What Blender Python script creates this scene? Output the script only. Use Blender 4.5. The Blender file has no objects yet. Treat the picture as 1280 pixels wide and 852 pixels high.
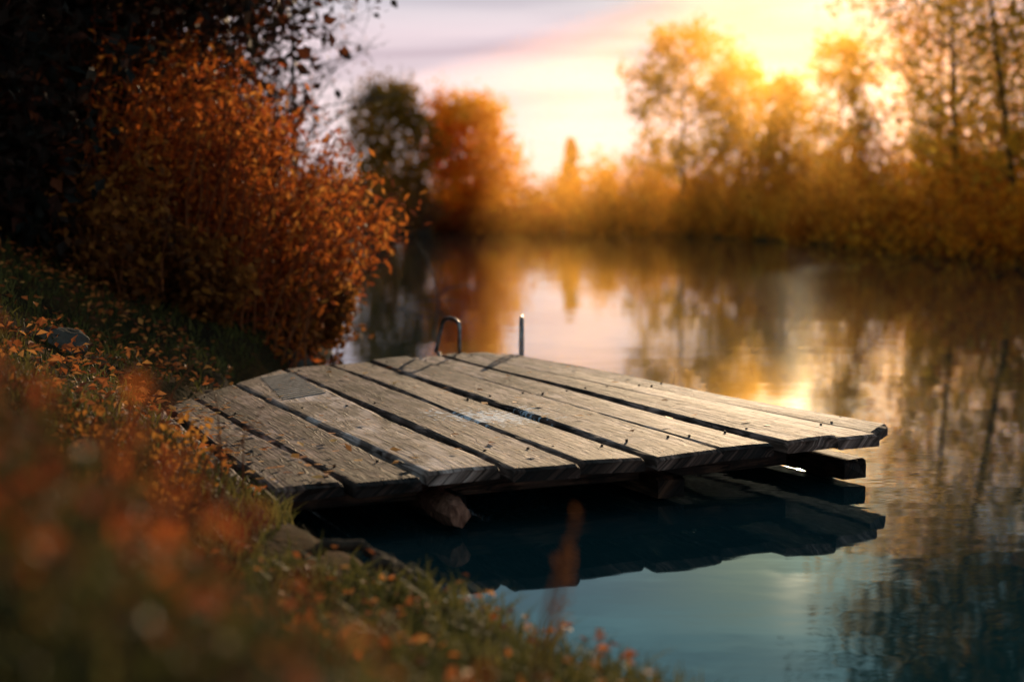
import bpy, math, random
import numpy as np
from mathutils import Vector, noise as mn
rng=np.random.default_rng(7); random.seed(7)
sc=bpy.context.scene
sc.view_settings.view_transform='Standard'; sc.view_settings.look='None'
sc.view_settings.exposure=0; sc.view_settings.gamma=1
SUN_AZ=math.radians(11.5); SUN_EL=math.radians(11)
SD=Vector((math.sin(SUN_AZ)*math.cos(SUN_EL),math.cos(SUN_AZ)*math.cos(SUN_EL),math.sin(SUN_EL)))

# ------------------------------------------------------------------ materials
def newmat(name):
    m=bpy.data.materials.new(name); m.use_nodes=True
    nt=m.node_tree; nt.nodes.clear()
    return m,nt
def N(nt,t,**k):
    n=nt.nodes.new(t)
    for a,b in k.items(): setattr(n,a,b)
    return n
def ramp(nt,cols,interp='LINEAR'):
    r=N(nt,'ShaderNodeValToRGB'); cr=r.color_ramp; cr.interpolation=interp
    while len(cr.elements)<len(cols): cr.elements.new(0.5)
    for i,(p,c) in enumerate(cols):
        cr.elements[i].position=p; cr.elements[i].color=(*c,1) if len(c)==3 else c
    return r
def mathn(nt,op,a=None,b=None,c=None,clamp=False):
    n=N(nt,'ShaderNodeMath',operation=op); n.use_clamp=clamp
    for i,v in enumerate((a,b,c)):
        if v is None: continue
        if isinstance(v,(int,float)): n.inputs[i].default_value=v
        else: nt.links.new(v,n.inputs[i])
    return n.outputs[0]
def mixc(nt,mode,f,a,b):
    n=N(nt,'ShaderNodeMix',data_type='RGBA',blend_type=mode)
    for s,v in ((0,f),(6,a),(7,b)):
        if isinstance(v,(int,float)): n.inputs[s].default_value=v
        elif isinstance(v,tuple): n.inputs[s].default_value=(*v,1)
        else: nt.links.new(v,n.inputs[s])
    return n.outputs[2]
def leafmat(name,cols,trans=0.45):
    m,nt=newmat(name); L=nt.links
    a=N(nt,'ShaderNodeAttribute',attribute_name='rnd')
    k=len(cols); r=ramp(nt,[(i/(k-1),c) for i,c in enumerate(cols)])
    L.new(a.outputs['Fac'],r.inputs[0])
    p=N(nt,'ShaderNodeBsdfPrincipled'); p.inputs['Roughness'].default_value=.6
    p.inputs['Specular IOR Level'].default_value=.15
    t=N(nt,'ShaderNodeBsdfTranslucent')
    g=N(nt,'ShaderNodeGamma'); g.inputs[1].default_value=.85
    L.new(r.outputs[0],p.inputs['Base Color']); L.new(r.outputs[0],g.inputs[0]); L.new(g.outputs[0],t.inputs[0])
    mx=N(nt,'ShaderNodeMixShader'); mx.inputs[0].default_value=trans
    L.new(p.outputs[0],mx.inputs[1]); L.new(t.outputs[0],mx.inputs[2])
    o=N(nt,'ShaderNodeOutputMaterial'); L.new(mx.outputs[0],o.inputs[0])
    return m
def barkmat(name,c1,c2,sc_=6):
    m,nt=newmat(name); L=nt.links
    tc=N(nt,'ShaderNodeTexCoord'); mp=N(nt,'ShaderNodeMapping'); mp.inputs['Scale'].default_value=(3,3,.7)
    L.new(tc.outputs['Object'],mp.inputs[0])
    n=N(nt,'ShaderNodeTexNoise'); n.inputs['Scale'].default_value=sc_; n.inputs['Detail'].default_value=6
    L.new(mp.outputs[0],n.inputs['Vector'])
    r=ramp(nt,[(.3,c1),(.7,c2)]); L.new(n.outputs[0],r.inputs[0])
    p=N(nt,'ShaderNodeBsdfPrincipled'); p.inputs['Roughness'].default_value=.9; p.inputs['Specular IOR Level'].default_value=.15
    b=N(nt,'ShaderNodeBump'); b.inputs['Strength'].default_value=.6; b.inputs['Distance'].default_value=.02
    L.new(n.outputs[0],b.inputs['Height']); L.new(b.outputs[0],p.inputs['Normal'])
    L.new(r.outputs[0],p.inputs['Base Color'])
    o=N(nt,'ShaderNodeOutputMaterial'); L.new(p.outputs[0],o.inputs[0])
    return m
BARK=barkmat('bark',(.018,.012,.009),(.07,.045,.03))
BARKG=barkmat('bark_grey',(.08,.06,.05),(.22,.18,.15))
STEM=barkmat('stem_red',(.12,.03,.012),(.28,.09,.03))
LORANGE=leafmat('leaves_orange',[(.28,.06,.006),(.62,.17,.008),(.86,.30,.012),(.90,.44,.03)],.65)
LMAPLE=leafmat('leaves_maple',[(.60,.14,.006),(.90,.29,.008),(.95,.40,.012),(.97,.52,.03)],.7)
LOSIER=leafmat('leaves_osier',[(.07,.018,.009),(.32,.055,.012),(.58,.125,.015),(.66,.25,.04)],.5)
LDARK=leafmat('leaves_shade_dark',[(.008,.009,.007),(.018,.012,.008),(.045,.014,.008),(.20,.05,.014)],.3)  # brown-red leaves, colour deepened to stand in for the shaded, vignetted left corner
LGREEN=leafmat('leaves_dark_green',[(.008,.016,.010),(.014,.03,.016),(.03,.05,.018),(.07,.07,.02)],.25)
LOLIVE=leafmat('leaves_olive',[(.07,.05,.01),(.17,.10,.015),(.32,.16,.015),(.50,.21,.02)],.5)
LBIRCH=leafmat('leaves_birch',[(.22,.15,.015),(.48,.27,.02),(.72,.37,.02),(.82,.43,.03)],.65)
LRED=leafmat('leaves_red',[(.16,.018,.01),(.36,.045,.012),(.55,.09,.015),(.6,.18,.03)],.5)
LBROWN=leafmat('leaves_brown',[(.05,.018,.008),(.17,.055,.012),(.36,.12,.02),(.5,.20,.03)],.5)
LITTER=leafmat('leaf_litter',[(.08,.025,.012),(.32,.08,.022),(.60,.16,.035),(.70,.29,.07)],.35)
LDECK=leafmat('deck_leaves',[(.25,.08,.03),(.55,.17,.04),(.80,.30,.07),(.85,.45,.14)],.2)
GRASS=leafmat('grass_blades',[(.022,.026,.010),(.06,.06,.014),(.13,.11,.024),(.22,.17,.045)],.4)
COVER=leafmat('ground_cover_leaves',[(.022,.026,.009),(.07,.062,.015),(.11,.055,.015),(.25,.034,.013),(.55,.12,.02)],.4)

# ------------------------------------------------------------------ mesh builder
class MB:
    def __init__(s): s.V=[];s.F=[];s.M=[];s.R=[];s.n=0
    def add(s,V,F,mat=0,rnd=.5):
        V=np.asarray(V,float).reshape(-1,3);F=np.asarray(F,int).reshape(-1,4)
        s.V.append(V);s.F.append(F+s.n);s.n+=len(V)
        s.M.append(np.full(len(F),mat,int)); s.R.append(np.broadcast_to(np.asarray(rnd,float),(len(F),)).copy())
    def build(s,name,mats,smooth=False,parent=None):
        V=np.concatenate(s.V);F=np.concatenate(s.F);M=np.concatenate(s.M);R=np.concatenate(s.R)
        me=bpy.data.meshes.new(name); me.from_pydata(V.tolist(),[],F.tolist())
        for m in mats: me.materials.append(m)
        me.polygons.foreach_set('material_index',M.astype(np.int32))
        a=me.attributes.new('rnd','FLOAT','FACE'); a.data.foreach_set('value',R.astype(np.float32))
        if smooth: me.polygons.foreach_set('use_smooth',[True]*len(F))
        me.update()
        o=bpy.data.objects.new(name,me); sc.collection.objects.link(o)
        if parent: o.parent=parent
        return o
def unit(a): return a/np.maximum(np.linalg.norm(a,axis=-1,keepdims=True),1e-9)
def kites(C,D,Nn,Lh,W,fold=.15):
    n=len(C); S=unit(np.cross(D,Nn)); Nn=np.cross(S,D)
    Lh=np.broadcast_to(Lh,(n,))[:,None]; W=np.broadcast_to(W,(n,))[:,None]
    V=np.stack([C,C+D*Lh*.42+S*W*.5+Nn*W*fold,C+D*Lh,C+D*Lh*.42-S*W*.5+Nn*W*fold],1)
    return V.reshape(-1,3),np.arange(n*4).reshape(n,4)
def blades(C,D,B,Lh,W):
    n=len(C); S=unit(np.cross(D,B)+1e-6)
    Lh=np.broadcast_to(Lh,(n,))[:,None]; W=np.broadcast_to(W,(n,))[:,None]
    m=C+D*Lh*.55+B*Lh*.08; t=C+D*Lh*.95+B*Lh*.4
    V=np.stack([C-S*W*.5,C+S*W*.5,m+S*W*.4,m-S*W*.4,t+S*W*.06,t-S*W*.06],1).reshape(-1,3)
    i=np.arange(n)[:,None]*6
    F=np.concatenate([i+np.array([[0,1,2,3]]),i+np.array([[3,2,4,5]])],0)
    return V,F
def randdir(n,up=0.0):
    d=rng.normal(size=(n,3)); d[:,2]+=up; return unit(d)
def tube(P,Rr,k=6,cap=False):
    P=np.asarray(P,float); m=len(P); Rr=np.broadcast_to(Rr,(m,))
    T=unit(np.gradient(P,axis=0)); ref=np.array([0,0,1.]) if abs(T[0][2])<.9 else np.array([1.,0,0])
    A=unit(np.cross(T,ref)); B=np.cross(T,A)
    th=np.arange(k)*2*math.pi/k
    V=(P[:,None,:]+Rr[:,None,None]*(np.cos(th)[None,:,None]*A[:,None,:]+np.sin(th)[None,:,None]*B[:,None,:])).reshape(-1,3)
    i=np.arange(m-1)[:,None]*k; j=np.arange(k)[None,:]; j2=(j+1)%k
    F=np.stack([i+j,i+j2,i+k+j2,i+k+j],-1).reshape(-1,4)
    if cap:
        V=np.concatenate([V,P[:1],P[-1:]]); c0=m*k; c1=c0+1; ex=[]
        for q in range(0,k,2):
            ex.append([c0,(q+2)%k,q+1,q]); b=(m-1)*k; ex.append([c1,b+q,b+q+1,b+(q+2)%k])
        F=np.concatenate([F,np.array(ex)])
    return V,F
def bez(p0,p1,p2,n=6):
    t=np.linspace(0,1,n)[:,None]; return (1-t)**2*np.array(p0)+2*t*(1-t)*np.array(p1)+t*t*np.array(p2)
def leafcloud(mb,pts,n,sig,ls,mat,tone_pts,asp=.6,jit=.16):
    idx=rng.integers(0,len(pts),n); C=pts[idx]+rng.normal(size=(n,3))*sig
    L_=ls*rng.uniform(.6,1.3,n)
    V,F=kites(C,randdir(n,-.2),randdir(n,.6),L_,L_*asp)
    mb.add(V,F,mat,np.clip(tone_pts[idx]+rng.normal(size=n)*jit,0,1))
def bush(mb,base,R,H,ns,nl,ls,sigf=.13,tone=.5,lo=.3,rad=.02,asp=.6):
    base=np.array(base,float); pts=[];tn=[]
    for i in range(ns):
        az=rng.uniform(0,2*math.pi); sp=math.sqrt(rng.uniform(0,1)); h=H*(1-.5*sp*sp)*rng.uniform(.7,1.05)
        tip=base+np.array([R*sp*math.cos(az),R*sp*math.sin(az),h])
        mid=base+np.array([R*sp*.7*math.cos(az),R*sp*.7*math.sin(az),h*.5])
        b0=base+rng.normal(size=3)*[R*.25,R*.25,0]
        P=bez(b0,mid,tip,6)
        V,F=tube(P,np.linspace(rad,rad*.25,6),4); mb.add(V,F,0)
        t0=tone+rng.normal()*.16
        for t in np.linspace(lo,1,6):
            q=(1-t)**2*b0+2*t*(1-t)*mid+t*t*tip+rng.normal(size=3)*R*.12
            pts.append(q); tn.append(t0+.12*(t-.6)+rng.normal()*.08)
    leafcloud(mb,np.array(pts),nl,np.array([R*sigf,R*sigf,H*sigf*.7]),ls,1,np.array(tn),asp)
def treegeo(mb,base,H,R,lo,nl,ls,limbs=26,tone=.5,lean=(0,0),rad=.12,prof='round',sig=.1,sub=5,asp=.65):
    base=np.array(base,float); base[2]-=.15
    top=base+np.array([lean[0],lean[1],H*.95])
    T=bez(base,base+np.array([lean[0]*.2,lean[1]*.2,H*.5])+rng.normal(size=3)*[.03*H,.03*H,0],top,12)
    V,F=tube(T,np.linspace(1,.12,12)*rad,8); mb.add(V,F,0)
    pts=[];tn=[]
    for i in range(limbs):
        t=lo+(0.97-lo)*((i+rng.uniform(0,1))/limbs); s=t*11; a=int(min(s,10)); p=T[a]+(T[a+1]-T[a])*(s-a)
        u=(t-lo)/(1-lo)
        if prof=='round': w=math.sqrt(max(.05,1-(2*u-.75)**2/1.6))
        elif prof=='cone': w=1.05-u
        else: w=.35+.9*math.sin(math.pi*min(1,u*.85+.12))
        az=i*2.4+rng.uniform(-.5,.5); l=R*w*rng.uniform(.65,1.08)
        d=np.array([math.cos(az),math.sin(az),0]); e=p+d*l+np.array([0,0,l*rng.uniform(.15,.6)*(0.3 if prof=='cone' else 1)])
        m_=p+d*l*.5+np.array([0,0,l*.1])
        P=bez(p,m_,e,6); V,F=tube(P,np.linspace(rad*.38*(1-.6*t),rad*.06,6),5); mb.add(V,F,0)
        t0=tone+rng.normal()*.15
        for k in range(sub):
            tt=rng.uniform(.3,1); q=(1-tt)**2*p+2*tt*(1-tt)*m_+tt*tt*e
            r=q+unit(rng.normal(size=3)+np.array([0,0,.5])+d*.5)*l*rng.uniform(.2,.42)
            V,F=tube(bez(q,(q+r)/2+rng.normal(size=3)*.04*l,r,4),np.linspace(rad*.12,rad*.03,4),4); mb.add(V,F,0)
            tc=t0+rng.normal()*.12
            for f in (.45,.8,1.05): pts.append(q+(r-q)*f); tn.append(tc)
    if nl: leafcloud(mb,np.array(pts),nl,sig*R,ls,1,np.array(tn),asp)

# ------------------------------------------------------------------ terrain
LAKE=np.array([(15,1.8),(3,2.2),(1.4,2.6),(.5,3.4),(-.2,4.3),(-.74,5.07),(-1.1,6),(-1.45,7.2),(-1.7,8.6),(-1.9,10),(-1.6,12.3),(-1.9,15),
 (-2.7,22),(-3.6,32),(-5,50),(-6.3,66),(-6.5,76),(-3,80),(3,81),(8,70),(10,58),(11.6,46),(12,32),(13,20),(17,8)],float)
DOCK=np.array([(-.889,5.18),(1.80,6.63),(0,10.0),(-1.465,8.98),(-1.9,7.32)],float)
def pdist(P,poly):
    x,y=P[:,0],P[:,1]; d=np.full(len(P),1e9); ins=np.zeros(len(P),bool); n=len(poly)
    for i in range(n):
        a=poly[i];b=poly[(i+1)%n]; ab=b-a; t=np.clip(((P-a)@ab)/(ab@ab),0,1)
        d=np.minimum(d,np.linalg.norm(P-(a+t[:,None]*ab),axis=1))
        c=((a[1]>y)!=(b[1]>y)); 
        with np.errstate(divide='ignore',invalid='ignore'):
            xi=(b[0]-a[0])*(y-a[1])/(b[1]-a[1]+1e-12)+a[0]
        ins^=c&(x<xi)
    return np.where(ins,-d,d)
def sst(a,b,x): t=np.clip((x-a)/(b-a),0,1); return t*t*(3-2*t)
def height(x,y):
    x=np.atleast_1d(np.asarray(x,float));y=np.atleast_1d(np.asarray(y,float)); P=np.stack([x,y],1)
    d=pdist(P,LAKE)
    nz=np.array([mn.noise(Vector((a*.9,b*.9,0)))*.5+mn.noise(Vector((a*3.1,b*3.1,5)))*.2 for a,b in P])
    dd=d+nz*.18*np.clip(1-np.abs(d)/30,0,1)
    h=np.interp(dd,[-12,-3,-1,0,.12,.35,.8,1.2,1.9,3,8,40,400],[-2,-1.1,-.5,0,.2,.33,.5,.72,1.12,1.4,1.8,2.5,3.5])
    far=np.maximum(sst(30,45,y),sst(4,9,x)); h=np.where(h>0,h*(1-.6*far),h)
    near=sst(5.2,3.9,y)*sst(-3.5,-1.6,x); h=np.where(h>0,h*(1-.6*near),h)
    h=h+.70*np.exp(-((x+1.0)/.50)**2-((y-1.75)/.70)**2)+.27*np.exp(-((x+.28)/.34)**2-((y-1.35)/.40)**2)
    h=h+nz*.10*sst(0,.6,d)
    dk=pdist(P,DOCK); cap=.13+np.clip(dk,0,5)*1.2
    return np.minimum(h,cap)
def h1(x,y): return float(height([x],[y])[0])
def axis(lo,a,b,hi,st):
    c=list(np.arange(a,b,st)); s=st;v=b
    while v<hi: c.append(v); s*=1.13; v+=s
    c.append(hi); s=st;v=a-st
    while v>lo: c.insert(0,v); s*=1.13; v-=s
    c.insert(0,lo); return np.array(c)
X=axis(-450,-6,3,450,.09);Y=axis(-200,.2,14,700,.09)
gx,gy=np.meshgrid(X,Y); H=height(gx.ravel(),gy.ravel()); nx,ny=len(X),len(Y)
i=np.arange(ny-1)[:,None]*nx; j=np.arange(nx-1)[None,:]
F=np.stack([i+j,i+j+1,i+nx+j+1,i+nx+j],-1).reshape(-1,4)
m,nt=newmat('ground_soil'); L=nt.links
tc=N(nt,'ShaderNodeTexCoord'); n1=N(nt,'ShaderNodeTexNoise'); n1.inputs['Scale'].default_value=1.6; n1.inputs['Detail'].default_value=8
n2=N(nt,'ShaderNodeTexNoise'); n2.inputs['Scale'].default_value=28; n2.inputs['Detail'].default_value=6
L.new(tc.outputs['Object'],n1.inputs['Vector']);L.new(tc.outputs['Object'],n2.inputs['Vector'])
r1=ramp(nt,[(.35,(.018,.012,.008)),(.5,(.035,.026,.011)),(.68,(.07,.035,.014))]); L.new(n1.outputs[0],r1.inputs[0])
r2=ramp(nt,[(.3,(.4,.4,.4)),(.7,(1.4,1.2,1.0))]); L.new(n2.outputs[0],r2.inputs[0])
p=N(nt,'ShaderNodeBsdfPrincipled'); p.inputs['Roughness'].default_value=1; p.inputs['Specular IOR Level'].default_value=.05
L.new(mixc(nt,'MULTIPLY',1.0,r1.outputs[0],r2.outputs[0]),p.inputs['Base Color'])
b=N(nt,'ShaderNodeBump'); b.inputs['Strength'].default_value=.8;b.inputs['Distance'].default_value=.03
L.new(n2.outputs[0],b.inputs['Height']);L.new(b.outputs[0],p.inputs['Normal'])
o=N(nt,'ShaderNodeOutputMaterial');L.new(p.outputs[0],o.inputs[0]); GROUND=m
mb=MB(); mb.add(np.stack([gx.ravel(),gy.ravel(),H],1),F); mb.build('ground',[GROUND],smooth=True)

# ------------------------------------------------------------------ water
m,nt=newmat('lake_water_mat'); L=nt.links
tc=N(nt,'ShaderNodeTexCoord')
def nz_(scale,det,vec):
    mp=N(nt,'ShaderNodeMapping'); mp.inputs['Scale'].default_value=vec; L.new(tc.outputs['Object'],mp.inputs[0])
    n=N(nt,'ShaderNodeTexNoise'); n.inputs['Scale'].default_value=scale; n.inputs['Detail'].default_value=det
    L.new(mp.outputs[0],n.inputs['Vector']); return n.outputs[0]
w1=nz_(3.2,3,(.55,1,1)); w2=nz_(.7,2,(.6,1,1)); w3=nz_(.22,2,(.7,1,1))
amt=ramp(nt,[(.42,(.12,)*3),(.62,(1,)*3)]); L.new(w3,amt.inputs[0])
hh=mathn(nt,'ADD',mathn(nt,'MULTIPLY',w1,amt.outputs[0]),mathn(nt,'MULTIPLY',w2,1.3))
b=N(nt,'ShaderNodeBump'); b.inputs['Strength'].default_value=1; b.inputs['Distance'].default_value=.0026; L.new(hh,b.inputs['Height'])
fr=N(nt,'ShaderNodeFresnel'); fr.inputs[0].default_value=1.7; L.new(b.outputs[0],fr.inputs['Normal'])
df=N(nt,'ShaderNodeBsdfDiffuse'); df.inputs[0].default_value=(.005,.026,.030,1)
gl=N(nt,'ShaderNodeBsdfGlossy'); gl.inputs['Roughness'].default_value=.03; gl.inputs[0].default_value=(.84,.95,1,1); L.new(b.outputs[0],gl.inputs['Normal'])
mx=N(nt,'ShaderNodeMixShader'); L.new(fr.outputs[0],mx.inputs[0]);L.new(df.outputs[0],mx.inputs[1]);L.new(gl.outputs[0],mx.inputs[2])
o=N(nt,'ShaderNodeOutputMaterial');L.new(mx.outputs[0],o.inputs[0])
mb=MB(); gx2,gy2=np.meshgrid(np.linspace(-9,19,8),np.linspace(.5,84,20))
i=np.arange(19)[:,None]*8; j=np.arange(7)[None,:]
mb.add(np.stack([gx2.ravel(),gy2.ravel(),0*gx2.ravel()],1),np.stack([i+j,i+j+1,i+9+j,i+8+j],-1).reshape(-1,4)); mb.build('lake_water',[m])

# ------------------------------------------------------------------ dock
def woodmat(name,dark,mid,light,spot=False):
    m,nt=newmat(name); L=nt.links
    a=N(nt,'ShaderNodeAttribute',attribute_name='pco')
    def ns(vec,det=6,sc_=1.0,dist=0):
        v=N(nt,'ShaderNodeVectorMath',operation='MULTIPLY'); L.new(a.outputs['Vector'],v.inputs[0]); v.inputs[1].default_value=vec
        n=N(nt,'ShaderNodeTexNoise'); n.inputs['Scale'].default_value=sc_; n.inputs['Detail'].default_value=det; n.inputs['Distortion'].default_value=dist
        L.new(v.outputs[0],n.inputs['Vector']); return n.outputs[0]
    grain=ns((2.6,42,9.7),8,1,1.2); stain=ns((1.1,4,5.3),6); fine=ns((9,150,3.1),4); crack=ns((1.3,22,17.9),3,1,.5); blot=ns((6,10,2.1),8); crack2=ns((2.6,40,7.3),4,1,.6)
    r=ramp(nt,[(.30,dark),(.5,mid),(.68,light)]); L.new(grain,r.inputs[0])
    rs=ramp(nt,[(.34,(.30,.24,.21)),(.48,(.82,.77,.74)),(.66,(1.5,1.47,1.46))]); L.new(stain,rs.inputs[0])
    c=mixc(nt,'MULTIPLY',1.0,r.outputs[0],rs.outputs[0])
    rb=ramp(nt,[(.42,(.30,.26,.24)),(.53,(1.1,1.1,1.1)),(.66,(1.4,1.4,1.42))]); L.new(blot,rb.inputs[0]); c=mixc(nt,'MULTIPLY',.92,c,rb.outputs[0])
    rf=ramp(nt,[(.35,(.6,.6,.6)),(.65,(1.2,1.2,1.2))]); L.new(fine,rf.inputs[0]); c=mixc(nt,'MULTIPLY',.7,c,rf.outputs[0])
    rc=ramp(nt,[(.480,(1,1,1)),(.5,(.05,.04,.035)),(.520,(1,1,1))]); L.new(crack,rc.inputs[0]); c=mixc(nt,'MULTIPLY',.92,c,rc.outputs[0])
    rd=ramp(nt,[(.37,(.15,.12,.1)),(.41,(1,1,1))]); L.new(crack2,rd.inputs[0]); c=mixc(nt,'MULTIPLY',.88,c,rd.outputs[0])
    ed=N(nt,'ShaderNodeAttribute',attribute_name='ed'); e2=mathn(nt,'ADD',ed.outputs['Fac'],mathn(nt,'MULTIPLY',mathn(nt,'SUBTRACT',stain,.5),.5))
    re=ramp(nt,[(0,(.26,.20,.17)),(.03,(.5,.43,.38)),(.22,(1,1,1))]); L.new(e2,re.inputs[0]); c=mixc(nt,'MULTIPLY',1.0,c,re.outputs[0])
    at=N(nt,'ShaderNodeAttribute',attribute_name='rnd'); rt=ramp(nt,[(0,(.60,.52,.47)),(1,(1.22,1.2,1.22))]); L.new(at.outputs['Fac'],rt.inputs[0]); c=mixc(nt,'MULTIPLY',1.0,c,rt.outputs[0])
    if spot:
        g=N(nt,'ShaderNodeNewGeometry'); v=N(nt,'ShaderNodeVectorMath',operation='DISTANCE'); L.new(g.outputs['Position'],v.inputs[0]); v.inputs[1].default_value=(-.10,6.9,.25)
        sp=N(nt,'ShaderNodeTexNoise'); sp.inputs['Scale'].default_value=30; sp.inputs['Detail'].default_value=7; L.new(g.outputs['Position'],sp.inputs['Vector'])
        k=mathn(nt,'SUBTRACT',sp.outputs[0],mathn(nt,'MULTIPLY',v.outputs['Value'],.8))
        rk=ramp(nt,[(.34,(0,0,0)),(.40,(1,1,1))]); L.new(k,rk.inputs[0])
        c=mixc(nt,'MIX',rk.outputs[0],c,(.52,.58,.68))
    p=N(nt,'ShaderNodeBsdfPrincipled'); p.inputs['Roughness'].default_value=.7; p.inputs['Specular IOR Level'].default_value=.25
    L.new(c,p.inputs['Base Color'])
    hgt=mathn(nt,'ADD',mathn(nt,'MULTIPLY',grain,.9),mathn(nt,'ADD',mathn(nt,'MULTIPLY',fine,.25),mathn(nt,'ADD',mathn(nt,'MULTIPLY',rc.outputs[0],.6),mathn(nt,'ADD',mathn(nt,'MULTIPLY',rd.outputs[0],.6),mathn(nt,'MULTIPLY',blot,.8)))))
    b=N(nt,'ShaderNodeBump'); b.inputs['Strength'].default_value=1; b.inputs['Distance'].default_value=.007; L.new(hgt,b.inputs['Height']); L.new(b.outputs[0],p.inputs['Normal'])
    o=N(nt,'ShaderNodeOutputMaterial');L.new(p.outputs[0],o.inputs[0]); return m
WOOD=woodmat('weathered_wood',(.066,.040,.032),(.235,.160,.138),(.44,.335,.31),True)
WOODL=woodmat('weathered_wood_pale',(.23,.17,.155),(.38,.30,.275),(.48,.405,.38))
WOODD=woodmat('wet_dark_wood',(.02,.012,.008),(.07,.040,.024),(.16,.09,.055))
dock=bpy.data.objects.new('wooden_dock',None); sc.collection.objects.link(dock)
Fp=[(-.889,5.16),(-.62,5.25),(-.333,5.37),(-.031,5.50),(.269,5.62),(.568,5.75),(.883,5.93),(1.16,6.08),(1.42,6.21),(1.66,6.36),(1.80,6.60)]
Bp=[(-1.79,7.32),(-1.738,7.66),(-1.605,8.16),(-1.465,8.98),(-1.19,9.21),(-.957,9.46),(-.706,9.66),(-.50,9.80),(-.335,9.91),(-.16,9.98),(0,10.0)]
def slab(name,B0,B1,F0,F1,ztop,th,mat,idx,rnd,parent,nseg=48,rag=.016,tilt=0,warp=.008,wob=.010,sag=0):
    B0,B1,F0,F1=[np.array(v,float) for v in (B0,B1,F0,F1)]
    S=[0,.02,.06,.3,.5,.7,.94,.98,1]; dz=[-.014,-.005,0,0,.001,0,0,-.005,-.014]
    prof=[(s,d) for s,d in zip(S,dz)]+[(1,-th+.004),(.96,-th),(.04,-th),(0,-th+.004)]
    k=len(prof); V=[];PC=[];ED=[]; Ln=np.linalg.norm((F0+F1-B0-B1)/2); W=np.linalg.norm(F1-F0)
    for a in range(nseg+1):
        t=a/nseg
        if a==1: t=.02/Ln
        if a==nseg-1: t=1-.02/Ln
        for q,(s,d) in enumerate(prof):
            tt=t
            if a in(0,nseg): tt=t+(rag/Ln)*mn.noise(Vector((s*5+idx*3,t*7,idx)))*2
            e=0
            if s<.03: e=wob*(mn.noise(Vector((t*Ln*5,idx*7,0)))+.5*mn.noise(Vector((t*Ln*20,idx*7,3))))/W
            if s>.97: e=wob*(mn.noise(Vector((t*Ln*5,idx*7+3.5,0)))+.5*mn.noise(Vector((t*Ln*20,idx*9,6))))/W
            pb=B0+(B1-B0)*(s+e);pf=F0+(F1-F0)*(s+e);pp=pb+(pf-pb)*tt
            z=ztop+d+tilt*(s-.5)+warp*mn.noise(Vector((t*2.1,idx*5.1,s*.7)))*2-sag*t*t
            if a in(0,nseg) and d>-.02: z-=.010
            V.append((pp[0],pp[1],z)); PC.append((t*Ln,s*W+(.0 if d>-.02 else .05),idx*1.37)); ED.append(0 if (a in (0,nseg)) else min(t,1-t)*Ln)
    F=[]
    for a in range(nseg):
        for q in range(k):
            F.append([a*k+q,a*k+(q+1)%k,(a+1)*k+(q+1)%k,(a+1)*k+q])
    F.append(list(range(k-1,-1,-1))); F.append([nseg*k+q for q in range(k)])
    me=bpy.data.meshes.new(name); me.from_pydata(V,[],F); me.materials.append(mat)
    at=me.attributes.new('pco','FLOAT_VECTOR','POINT'); at.data.foreach_set('vector',np.array(PC,np.float32).ravel())
    at=me.attributes.new('ed','FLOAT','POINT'); at.data.foreach_set('value',np.array(ED,np.float32))
    at=me.attributes.new('rnd','FLOAT','FACE'); at.data.foreach_set('value',np.full(len(F),rnd,np.float32))
    o=bpy.data.objects.new(name,me); sc.collection.objects.link(o); o.parent=parent; return o
tones=[.45,.12,.0,.5,.22,.62,.85,.42,.95,.6]; ext=[.0,.03,-.01,.05,-.015,.03,-.025,.04,.02,-.05]
zs=[.230,.238,.246,.25,.243,.254,.246,.257,.247,.24]
nails=[]
for k in range(10):
    B0,B1,F0,F1=map(np.array,(Bp[k],Bp[k+1],Fp[k],Fp[k+1]))
    g=[.010,.018,.010,.016,.011,.010,.015,.008,.012,.009][k]
    ub=unit((B1-B0)[None])[0];uf=unit((F1-F0)[None])[0]
    ax=unit((F0+F1-B0-B1)[None])[0]
    slab('plank_%d'%(k+1),B0+ub*g*.8,B1-ub*g*.8,F0+uf*g+ax*ext[k],F1-uf*g+ax*ext[k],zs[k],.055,WOODL if k==2 else WOOD,k+1,tones[k] if k!=2 else .6,dock,tilt=[.01,.014,-.004,.008,-.008,.006,0,.006,-.006,.008][k])
    Ln=np.linalg.norm((F0+F1-B0-B1)/2)
    for off in (.36,1.95,Ln-.22):
        for s in (.2,.8):
            pf=F0+(F1-F0)*(s+rng.normal()*.04); pb=B0+(B1-B0)*s; d=unit((pb-pf)[None])[0]; q=pf+d*(off+rng.normal()*.015); nails.append((q[0],q[1],zs[k]+.001))
slab('plank_bank',(-2.02,7.1),(-1.84,7.34),(-1.20,5.12),(-.93,5.16),.215,.05,WOOD,14,.45,dock,tilt=.02)
def metal(name,col,rough=.4,met=1.0):
    m,nt=newmat(name);L=nt.links
    p=N(nt,'ShaderNodeBsdfPrincipled'); p.inputs['Metallic'].default_value=met;p.inputs['Roughness'].default_value=rough
    n=N(nt,'ShaderNodeTexNoise'); n.inputs['Scale'].default_value=30;n.inputs['Detail'].default_value=5
    tc=N(nt,'ShaderNodeTexCoord');L.new(tc.outputs['Object'],n.inputs['Vector'])
    r=ramp(nt,[(.35,tuple(c*.5 for c in col)),(.65,col)]);L.new(n.outputs[0],r.inputs[0]);L.new(r.outputs[0],p.inputs['Base Color'])
    o=N(nt,'ShaderNodeOutputMaterial');L.new(p.outputs[0],o.inputs[0]);return m
GRATE=metal('worn_ribs',(.36,.29,.25),.9,0)
STEEL=metal('steel_tube',(.30,.28,.27),.35)
mb=MB()
for q in nails:
    V,F=tube([(q[0],q[1],q[2]-.01),(q[0],q[1],q[2]+.004)],.006,8,True); mb.add(V,F)
mb.build('nail_heads',[metal('rusty_iron',(.06,.03,.02),.8,.3)],parent=dock)
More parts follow.
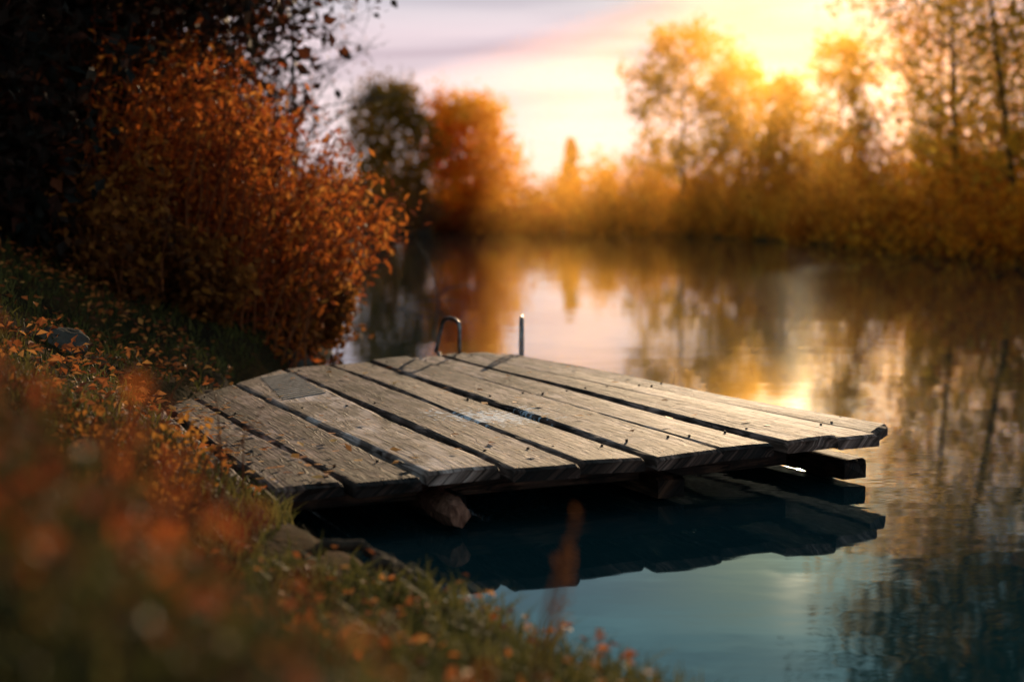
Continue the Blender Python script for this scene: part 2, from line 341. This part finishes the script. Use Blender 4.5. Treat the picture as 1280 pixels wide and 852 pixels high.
mb=MB(); A=np.array([-1.50,8.44]);B_=np.array([-1.355,8.70]);C_=np.array([-1.01,7.72]);D_=np.array([-1.20,7.42])
nr=14
for k in range(nr):
    t0=k/nr;t1=(k+.42)/nr
    a0=A+(D_-A)*t0;a1=A+(D_-A)*t1;b0=B_+(C_-B_)*t0;b1=B_+(C_-B_)*t1
    z0,z1=.238,.2545
    v=[(*a0,z0),(*a1,z0),(*b1,z0),(*b0,z0),(*a0,z1),(*a1,z1),(*b1,z1),(*b0,z1)]
    mb.add(v,[[4,5,6,7],[0,1,5,4],[1,2,6,5],[2,3,7,6],[3,0,4,7]])
mb.build('ribbed_tread',[GRATE],parent=dock)
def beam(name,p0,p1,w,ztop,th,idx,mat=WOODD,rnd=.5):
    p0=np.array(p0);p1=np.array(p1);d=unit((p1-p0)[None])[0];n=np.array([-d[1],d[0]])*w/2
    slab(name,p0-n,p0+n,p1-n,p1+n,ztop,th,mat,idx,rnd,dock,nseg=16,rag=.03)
fd=unit((np.array(Fp[9])-np.array(Fp[0]))[None])[0]; pdn=np.array([-.47,.88])
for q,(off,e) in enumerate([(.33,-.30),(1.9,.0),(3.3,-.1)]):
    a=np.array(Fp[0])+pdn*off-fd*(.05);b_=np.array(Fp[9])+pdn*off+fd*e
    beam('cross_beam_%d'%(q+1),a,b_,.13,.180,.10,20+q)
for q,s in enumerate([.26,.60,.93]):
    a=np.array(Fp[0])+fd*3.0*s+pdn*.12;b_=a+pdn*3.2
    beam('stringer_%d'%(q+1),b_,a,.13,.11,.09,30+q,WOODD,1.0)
mb=MB()
for s in (.27,.6,.92):
    for off in (.45,2.0,3.4):
        c=np.array(Fp[0])+fd*3.0*s+pdn*off+fd*.1
        P=[(c[0],c[1],-.9),(c[0]+.01,c[1],-.3),(c[0],c[1]+.01,.03)]
        V,F=tube(P,[.07,.07,.068],10,True); mb.add(V,F)
mb.build('support_posts',[BARK],smooth=False,parent=dock)
mb=MB(); P=bez((-.20,5.38,.075),(-.33,5.75,.08),(-.5,6.1,.075),8)
V,F=tube(P,np.array([.044,.058,.060,.06,.06,.06,.06,.06]),12,True); V=V+rng.normal(size=V.shape)*.005; mb.add(V,F)
mb.build('log_end',[barkmat('log_red_brown',(.07,.025,.016),(.32,.14,.09),20)],smooth=False,parent=dock)

mb=MB()
def rail(pts,r=.0135):
    V,F=tube(pts,r,10,True); mb.add(V,F)
def arch(x0,y0,dx,dy,zt,z0):
    P=[]
    P+= [(x0,y0,z0+(zt-z0)*t*.8) for t in np.linspace(0,1,5)]
    for a in np.linspace(0,math.pi,9)[1:-1]:
        P.append((x0+dx*(1-math.cos(a))/2,y0+dy*(1-math.cos(a))/2,z0+(zt-z0)*(.8+.2*math.sin(a))))
    P+= [(x0+dx,y0+dy,z0+(zt-z0)*t*.8) for t in np.linspace(1,0,5)]
    return P
P=np.array(arch(-.365,9.86,-.13,.24,.49,.24)); P[-5:,0]-=np.linspace(0,.05,5); rail(P)
P=np.array(arch(.062,9.96,.012,.30,.49,-.3)); rail(P)
V,F=tube([(-.39,10.14,-.9),(-.41,10.12,.0),(-.53,10.1,.24)],.0135,8,True); mb.add(V,F)
for z in (-.1,-.35): rail([(-.42,10.2,z),(.07,10.25,z)],.012)
mb.build('ladder_handrail',[STEEL],smooth=True,parent=None)

def inquad(n,bias=1.0):
    s=rng.uniform(0,1,n)**bias*9.9; k=s.astype(int); f=s-k; t=rng.uniform(.02,.98,n)
    Fa=np.array(Fp);Ba=np.array(Bp)
    b=Ba[k]+(Ba[k+1]-Ba[k])*f[:,None];q=Fa[k]+(Fa[k+1]-Fa[k])*f[:,None]
    return b+(q-b)*t[:,None]
n=130; p2=inquad(n,2.2); C=np.column_stack([p2,rng.uniform(.263,.270,n)])
n2=130; xx=rng.uniform(0,1,n2);yy=rng.uniform(0,1,n2)
pl=np.array([-1.95,7.2])+(np.array([-1.05,5.15])-np.array([-1.95,7.2]))*xx[:,None]+np.array([.45,.15])*yy[:,None]
C=np.concatenate([C,np.column_stack([pl,rng.uniform(.244,.254,n2)])]); n+=n2
D=unit(np.column_stack([rng.normal(size=(n,2)),rng.normal(size=n)*.10])); Nn=unit(np.column_stack([rng.normal(size=(n,2))*.15,np.ones(n)]))
mb=MB(); Ls=rng.uniform(.022,.06,n); V,F=kites(C,D,Nn*np.sign(Nn[:,2:3]),Ls,Ls*.7,.04); mb.add(V,F,0,rng.uniform(.1,1,n)); mb.build('fallen_leaves',[LDECK])

# ------------------------------------------------------------------ bank cover
def onland(n,x0,x1,y0,y1,dmin=.02):
    x=rng.uniform(x0,x1,n);y=rng.uniform(y0,y1,n);P=np.stack([x,y],1)
    k=(pdist(P,LAKE)>dmin)&(pdist(P,DOCK)>.10)&((x*x+y*y)>.8); x=x[k];y=y[k]; return x,y,height(x,y)
def grass(name,n,box,hl,w,mat=GRASS,lean=.35,tone=.45,dens=None,dmin=.02):
    x,y,z=onland(n,*box,dmin=dmin)
    if dens is not None: k=rng.uniform(0,1,len(x))<dens(x,y); x,y,z=x[k],y[k],z[k]
    m_=len(x); C=np.column_stack([x,y,z-.01]); D=unit(np.column_stack([rng.normal(size=(m_,2))*lean,np.ones(m_)]))
    B=unit(np.column_stack([rng.normal(size=(m_,2)),-.6*np.ones(m_)]))
    cl=np.array([mn.noise(Vector((a*2.2,b*2.2,9))) for a,b in zip(x,y)])
    Lh=rng.uniform(hl[0],hl[1],m_)*(1+.6*cl)
    V,F=blades(C,D,B,Lh,w*rng.uniform(.6,1.3,m_)); t=np.clip(tone+cl*.5+rng.normal(size=m_)*.18,0,1)
    mb=MB(); mb.add(V,F,0,np.concatenate([t,t])); return mb.build(name,[mat])
grass('grass',26000,(-7,-1.25,4.6,14),(.04,.13),.009,tone=.36)
grass('grass',20000,(-2.2,.9,1.0,4.2),(.06,.17),.007,tone=.48,lean=.45,dens=lambda x,y:1-sst(.20,.5,x)*.95)
grass('grass',3500,(-2.2,-.75,4.0,5.4),(.04,.12),.007,tone=.3)
def litter(name,n,box,s,mat=LITTER,dens=None,dmin=.03,up=.03):
    x,y,z=onland(n,*box,dmin=dmin)
    if dens is not None: k=rng.uniform(0,1,len(x))<dens(x,y); x,y,z=x[k],y[k],z[k]
    m_=len(x); C=np.column_stack([x,y,z+rng.uniform(.005,up,m_)]); D=unit(np.column_stack([rng.normal(size=(m_,2)),rng.normal(size=m_)*.35]))
    Nn=unit(np.column_stack([rng.normal(size=(m_,2))*.5,np.ones(m_)])); Ls=rng.uniform(s[0],s[1],m_)
    V,F=kites(C,D,Nn,Ls,Ls*.62,.3); mb=MB(); mb.add(V,F,0,rng.uniform(0,1,m_)**1.2); mb.build(name,[mat])
patch=lambda x,y: np.clip(.45+1.8*np.array([mn.noise(Vector((a*.8,b*.8,3))) for a,b in zip(x,y)]),.08,1)
litter('fallen_leaves',14000,(-7,-.9,4,14),(.035,.065),dens=patch,up=.10)
litter('fallen_leaves',1000,(-2.2,.3,1,4.2),(.025,.045),up=.12)
def cover(name,n,box,up,s,dens,mat=COVER,tone=.5,stems=260):
    x,y,z=onland(n,*box); k=rng.uniform(0,1,len(x))<dens(x,y); x,y,z=x[k],y[k],z[k]; m_=len(x)
    cl=np.array([mn.noise(Vector((a*4,b*4,19))) for a,b in zip(x,y)])
    hz=rng.uniform(.0,up,m_)*(1+cl)
    C=np.column_stack([x,y,z+hz]); Ls=rng.uniform(s[0],s[1],m_)
    V,F=kites(C,randdir(m_,.2),randdir(m_,1.0),Ls,Ls*.65,.2); mb=MB(); mb.add(V,F,1,np.clip(tone+cl*1.1+.25*(y-1.6)+rng.normal(size=m_)*.18,0,1))
    for q in rng.integers(0,m_,stems):
        p=np.array([x[q],y[q],z[q]]); e=p+np.array([rng.normal()*.04,rng.normal()*.04,up*rng.uniform(.8,1.3)])
        V,F=tube(bez(p,(p+e)/2+rng.normal(size=3)*.01,e,4),.0018,3); mb.add(V,F,0)
    return mb.build(name,[STEM,mat])
cover('low_shrub',8500,(-1.8,-.25,1.05,2.9),.17,(.015,.035),lambda x,y:sst(-.2,-.6,x),tone=.40)
cover('low_shrub',1300,(-.8,.25,1.1,2.2),.12,(.012,.028),lambda x,y:.6+0*x,tone=.44,stems=60)
cover('low_shrub',2600,(-1.8,-1.0,3.3,5.0),.16,(.02,.04),lambda x,y:.8+0*x,mat=LBROWN,tone=-.3,stems=160)
mb=MB()
for q in range(46):
    x=rng.uniform(-1.35,-.9);y=rng.uniform(3.2,4.9);z=h1(x,y); e=np.array([x+rng.normal()*.1,y+rng.normal()*.1,z+rng.uniform(.2,.45)])
    V,F=tube(bez((x,y,z-.02),(x,y,z+.2),e,5),np.linspace(.004,.0015,5),4); mb.add(V,F,0)
for (x,y,tx,ty,tz) in [(.045,2.3,.11,2.3,.76),(.02,2.35,.09,2.38,.68)]:
    z=h1(x,y); V,F=tube(bez((x,y,z-.02),(x,y,(z+tz)/2),(tx,ty,tz),6),np.linspace(.003,.004,6),5); mb.add(V,F,0)
    m_=20; tt=rng.uniform(.55,1,m_)[:,None]; C=np.array([x,y,z])*(1-tt)+np.array([tx,ty,tz])*tt
    V,F=kites(C,randdir(m_,1.5),randdir(m_),.022,.007); mb.add(V,F,1,rng.uniform(.1,.5,m_))
mb.build('dry_weeds',[STEM,LBROWN])
mb=MB()
for a,b_,c in [((-.75,4.35,.05),(-.5,4.3,.42),(-.22,4.42,-.05)),((-.95,4.6,.2),(-.8,4.5,.35),(-.55,4.7,-.1)),((-.5,4.2,.1),(-.35,4.3,.3),(-.28,4.6,-.1))]:
    V,F=tube(bez(a,b_,c,16)+rng.normal(size=(16,3))*.008,np.linspace(.026,.009,16),8,True); mb.add(V,F)
mb.build('tree_root',[BARK],smooth=True)
def rock(name,c,r,mat):
    import bmesh
    bm=bmesh.new(); bmesh.ops.create_icosphere(bm,subdivisions=4,radius=1)
    for v in bm.verts:
        k=1+.28*mn.noise(v.co*1.3+Vector(c))+.08*mn.noise(v.co*4)
        v.co=Vector((v.co.x*r[0]*k+c[0],v.co.y*r[1]*k+c[1],v.co.z*r[2]*k+c[2]))
    me=bpy.data.meshes.new(name);bm.to_mesh(me);bm.free();me.materials.append(mat)
    o=bpy.data.objects.new(name,me);sc.collection.objects.link(o)
ROCK=barkmat('stone',(.03,.025,.02),(.10,.085,.07),3)
rock('bank_rock',(-2.35,7.3,h1(-2.35,7.3)-.02),(.16,.13,.10),ROCK)
rock('bank_rock',(-1.72,11.3,.03),(.12,.10,.10),ROCK)

# ------------------------------------------------------------------ left vegetation
mb=MB(); pts=[];tn=[]
for q in range(380):
    bx=rng.uniform(-3.4,-1.6);by=rng.uniform(10.9,13.2); z=max(h1(bx,by),0)
    az=rng.uniform(-.6,3.6) if rng.uniform()<.25 else rng.uniform(-1.2,1.2)
    rt=sst(-2.4,-1.7,np.array([bx]))[0]
    Ln=rng.uniform(.9,2.0)*(1-.22*rt); lean=rng.uniform(.05,.45)+max(0,(bx+2.3))*.6
    tip=np.array([bx+math.cos(az)*Ln*math.sin(lean),by+math.sin(az)*Ln*lean*.6,z+Ln*math.cos(lean)])
    md=np.array([bx+math.cos(az)*Ln*lean*.25,by,z+Ln*.55])
    P=bez((bx,by,z-.03),md,tip,8)+np.concatenate([np.zeros((1,3)),rng.normal(size=(7,3))*.02]); V,F=tube(P,np.linspace(.009,.003,8),4); mb.add(V,F,0,.5)
    t0=.40+rng.normal()*.2
    for t in np.linspace(.02,1,15):
        pts.append((1-t)**2*P[0]+2*t*(1-t)*md+t*t*tip); tn.append(t0+.14*t)
leafcloud(mb,np.array(pts),20000,.05,.085,1,np.array(tn),.36,.2)
mb.build('osier_shrub',[STEM,LOSIER])
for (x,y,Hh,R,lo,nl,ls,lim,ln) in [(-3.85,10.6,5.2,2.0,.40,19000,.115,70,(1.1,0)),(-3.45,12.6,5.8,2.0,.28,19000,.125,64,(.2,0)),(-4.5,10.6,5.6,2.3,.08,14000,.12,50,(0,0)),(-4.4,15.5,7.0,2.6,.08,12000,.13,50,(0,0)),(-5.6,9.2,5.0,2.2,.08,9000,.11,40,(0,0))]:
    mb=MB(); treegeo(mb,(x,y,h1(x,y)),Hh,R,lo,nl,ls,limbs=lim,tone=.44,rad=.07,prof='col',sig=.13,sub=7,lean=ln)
    mb.build('shade_toned_tree',[BARK,LDARK])
mb=MB()
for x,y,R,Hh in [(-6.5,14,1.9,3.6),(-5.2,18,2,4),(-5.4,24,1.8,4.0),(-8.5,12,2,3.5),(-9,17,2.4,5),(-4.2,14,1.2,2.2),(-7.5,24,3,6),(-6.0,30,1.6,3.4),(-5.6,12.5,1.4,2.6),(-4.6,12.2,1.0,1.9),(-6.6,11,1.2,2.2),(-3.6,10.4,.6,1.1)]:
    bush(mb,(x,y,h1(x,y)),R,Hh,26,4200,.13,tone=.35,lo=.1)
mb.build('shade_toned_hedge',[BARK,LDARK])
mb=MB()
for x,y,R,Hh in [(-2.5,13.6,.7,1.5),(-2.9,10.6,.55,.9),(-2.4,10.9,.4,.6),(-1.75,12.0,.42,.55),(-2.4,15.5,.7,1.3),(-3.5,19,.9,1.9),(-4.4,26,1.1,2.3)]:
    bush(mb,(x,y,h1(x,y)),R,Hh,26,2600,.08,tone=.42,lo=.05,rad=.008)
mb.build('autumn_shrub',[STEM,LBROWN])
mb=MB(); treegeo(mb,(-2.95,20,h1(-2.95,20)),6.0,1.2,.15,700,.06,limbs=70,tone=.5,rad=.05,prof='col',sub=14); mb.build('bare_tree',[BARKG,LBROWN])

# ------------------------------------------------------------------ far vegetation
def T(name,x,y,H_,R,lo,nl,ls,mat,**k):
    mb=MB(); bk=k.pop('bark',BARK); treegeo(mb,(x,y,max(h1(x,y),.1)),H_,R,lo,nl,ls,**k); return mb.build(name,[bk,mat])
T('oak_tree',-6.7,79.5,7.9,2.7,.06,8500,.28,LOLIVE,limbs=44,tone=.5,sig=.14)
T('maple_tree',-2.7,82.5,7.0,3.2,.06,10000,.30,LMAPLE,limbs=54,tone=.5,sig=.14)
T('birch_tree',8.6,72,10.4,2.7,.22,5200,.25,LBIRCH,limbs=40,tone=.6,prof='col',sig=.09,bark=BARKG)
T('birch_tree',11.6,74,8.8,2.2,.22,3600,.25,LBIRCH,limbs=30,tone=.55,sig=.1,bark=BARKG)
T('birch_tree',12.3,65,7.0,1.9,.1,4200,.22,LBIRCH,limbs=34,tone=.6,sig=.11,bark=BARKG)
T('small_conifer',4.0,97,5.6,1.2,.05,3000,.25,LOLIVE,limbs=36,tone=.3,prof='cone')
T('birch_tree',14.3,62,8.6,2.1,.2,3600,.22,LBIRCH,limbs=30,tone=.55,sig=.1,bark=BARKG)
mb=MB()
for x in np.arange(-16,34,1.4):
    y=86+rng.uniform(-2,8)+(.0 if x<5 else -(x-5)*.3); bush(mb,(x,y,max(h1(x,y),.1)),rng.uniform(1.5,2.3),rng.uniform(2.4,4.0)*(1.1 if x>3 else .85),20,1200,.28,tone=.45,lo=.02)
mb.build('distant_tree_row',[BARK,LORANGE])
mb=MB()
for x,y,R,Hh in [(-5.0,77.5,1.4,3.5),(-6.8,72,1.4,3.0),(-7.3,60,1.4,2.7),(-6.8,50,1.3,2.3)]:
    bush(mb,(x,y,h1(x,y)),R,Hh,30,1600,.2,tone=.45,lo=.05)
mb.build('riverside_shrub',[BARKG,LBROWN])
mb=MB()
for x in np.arange(-5.0,2.6,.8):
    bush(mb,(x,80.6+rng.uniform(0,1),.15),1.0,rng.uniform(.8,1.6),14,800,.2,tone=.6,lo=.02)
mb.build('red_shrub',[STEM,LRED])
mb=MB(); sh=[(3,81),(8,70),(10,58),(11.6,46),(12,32),(13,20),(15.5,11)]
for a,b_ in zip(sh[:-1],sh[1:]):
    Ln=math.dist(a,b_); k=max(2,int(Ln/1.9))
    for q in range(k):
        f=(q+rng.uniform(.2,.8))/k; x=a[0]+(b_[0]-a[0])*f+rng.uniform(.2,.8); y=a[1]+(b_[1]-a[1])*f
        R=rng.uniform(1.2,1.8); bush(mb,(x,y,max(h1(x,y),.05)),R,rng.uniform(1.6,3.1),22,1500,.19,tone=.5,lo=.0)
        if q%2==0: x2=x+2.2; bush(mb,(x2,y,max(h1(x2,y),.05)),R*1.2,rng.uniform(3.6,5.2),26,2000,.22,tone=.55,lo=.05)
mb.build('riverside_thicket',[BARK,LORANGE])
for (x,y,Hh,R,nl,ln,mt,lo_) in [(12.9,41,13,2.6,7000,(-.6,0),LBIRCH,.08),(13.0,33.5,13,2.5,8000,(-1.2,0),LBIRCH,.08),(15.5,36,15,3.0,7500,(0,0),LORANGE,.08),(13.6,27,13,2.5,8500,(-.5,0),LGREEN,.08),(16,24,14,3,7000,(0,0),LGREEN,.08),(14.8,50,12,2.6,5500,(0,0),LORANGE,.08),(14.2,20,12,2.6,7000,(-.4,0),LGREEN,.08),
    (12.6,30,14,3.0,9000,(-1.8,0),LGREEN,.46),(12.9,36,15.5,3.1,9000,(-2.2,0),LGREEN,.48),(12.8,25,11.5,2.6,7000,(-2.4,0),LGREEN,.45)]:  # these three crowns sit above the view, added to darken the water reflection
    T('riverside_tree',x,y,Hh,R,lo_,nl,.18,mt,limbs=50,tone=.5,lean=ln,rad=.10,prof='col',sig=.11,sub=6)
mb=MB()
for a,b_,c,r in [((-.95,19,-.2),(-1.0,18.8,.5),(-1.25,18.6,.85),.016),((-.98,19,.1),(-.7,18.9,.35),(-.45,18.8,.18),.012),((-1.05,18.9,.4),(-1.0,18.8,.6),(-.7,18.7,.62),.008),
                 ((-1.6,18,-.1),(-1.2,18,.18),(-.6,17.8,.1),.012),((-1.4,17.2,-.1),(-1.1,17.1,.2),(-.9,17,-.05),.01)]:
    V,F=tube(bez(a,b_,c,9)+rng.normal(size=(9,3))*.012,np.linspace(r,r*.3,9),6); mb.add(V,F)
mb.build('fallen_branch',[BARKG],smooth=True)

# ------------------------------------------------------------------ haze volume added for sun glow over the right trees; orange-tinted wedge
m,nt=newmat('glow_haze'); vs=N(nt,'ShaderNodeVolumeScatter'); vs.inputs['Color'].default_value=(1,.47,.085,1)
vs.inputs['Density'].default_value=.0066; vs.inputs['Anisotropy'].default_value=.80
o=N(nt,'ShaderNodeOutputMaterial'); nt.links.new(vs.outputs[0],o.inputs['Volume'])
mb=MB(); q4=[(14,26),(38,26),(38,84),(-7,84)]; z0,z1=-.3,9
mb.add([(*q4[0],z0),(*q4[1],z0),(*q4[2],z0),(*q4[3],z0),(*q4[0],z1),(*q4[1],z1),(*q4[2],z1),(*q4[3],z1)],[[0,3,2,1],[4,5,6,7],[0,1,5,4],[1,2,6,5],[2,3,7,6],[3,0,4,7]])
mb.build('glow_haze',[m])

# ------------------------------------------------------------------ world
w=bpy.data.worlds.new('World'); sc.world=w; w.use_nodes=True; nt=w.node_tree; nt.nodes.clear(); L=nt.links
sky=N(nt,'ShaderNodeTexSky',sky_type='NISHITA'); sky.sun_disc=False; sky.sun_elevation=SUN_EL; sky.sun_rotation=SUN_AZ
sky.dust_density=.6
bg1=N(nt,'ShaderNodeBackground'); bg1.inputs[1].default_value=.05; L.new(sky.outputs[0],bg1.inputs[0])
tc=N(nt,'ShaderNodeTexCoord'); sep=N(nt,'ShaderNodeSeparateXYZ'); L.new(tc.outputs['Generated'],sep.inputs[0])
el=ramp(nt,[(0,(.90,.71,.71)),(.05,(.87,.71,.75)),(.12,(.77,.64,.71)),(.19,(.43,.58,.64)),(.30,(.30,.56,.62)),(.5,(.24,.40,.46)),(1,(.20,.28,.34))]); L.new(sep.outputs[2],el.inputs[0])
mp=N(nt,'ShaderNodeMapping'); mp.inputs['Scale'].default_value=(2.2,2.2,17); mp.inputs['Location'].default_value=(.3,.1,.25); L.new(tc.outputs['Generated'],mp.inputs[0])
cn=N(nt,'ShaderNodeTexNoise'); cn.inputs['Scale'].default_value=2.0; cn.inputs['Detail'].default_value=7; cn.inputs['Distortion'].default_value=.5; L.new(mp.outputs[0],cn.inputs['Vector'])
cr=ramp(nt,[(.40,(.80,.75,.79)),(.52,(1.0,.98,.99)),(.62,(1.18,1.16,1.13))]); L.new(cn.outputs[0],cr.inputs[0])
c=mixc(nt,'MULTIPLY',1.0,el.outputs[0],cr.outputs[0])
dt=N(nt,'ShaderNodeVectorMath',operation='DOT_PRODUCT'); nv=N(nt,'ShaderNodeVectorMath',operation='NORMALIZE'); L.new(tc.outputs['Generated'],nv.inputs[0]); L.new(nv.outputs[0],dt.inputs[0]); dt.inputs[1].default_value=Vector((math.sin(.19)*math.cos(.19),math.cos(.19)*math.cos(.19),math.sin(.19)))
dd=mathn(nt,'MAXIMUM',dt.outputs['Value'],0.0)
for pw,col in ((260,(.50,.42,.0)),(900,(.25,.25,.20))):
    g=mathn(nt,'POWER',dd,float(pw)); gc=mixc(nt,'MIX',g,(0,0,0),col); c=mixc(nt,'ADD',1.0,c,gc)
bg2=N(nt,'ShaderNodeBackground'); bg2.inputs[1].default_value=1.0; L.new(c,bg2.inputs[0])
mx=N(nt,'ShaderNodeMixShader'); mx.inputs[0].default_value=.94; L.new(bg1.outputs[0],mx.inputs[1]);L.new(bg2.outputs[0],mx.inputs[2])
o=N(nt,'ShaderNodeOutputWorld'); L.new(mx.outputs[0],o.inputs[0])
sl=bpy.data.lights.new('sun','SUN'); sl.energy=4.6; sl.angle=math.radians(1.0); sl.color=(1,.70,.42)
so=bpy.data.objects.new('sun',sl); sc.collection.objects.link(so); so.rotation_euler=SD.to_track_quat('Z','Y').to_euler(); so.location=(10,50,20)

cam=bpy.data.cameras.new('camera'); co=bpy.data.objects.new('camera',cam); sc.collection.objects.link(co)
co.location=(0,0,1.25); co.rotation_euler=(math.radians(90-5.27),0,0); cam.lens=50; cam.sensor_width=36; cam.clip_end=2000; cam.clip_start=.05
cam.dof.use_dof=True; cam.dof.focus_distance=6.6; cam.dof.aperture_fstop=1.2
sc.camera=co
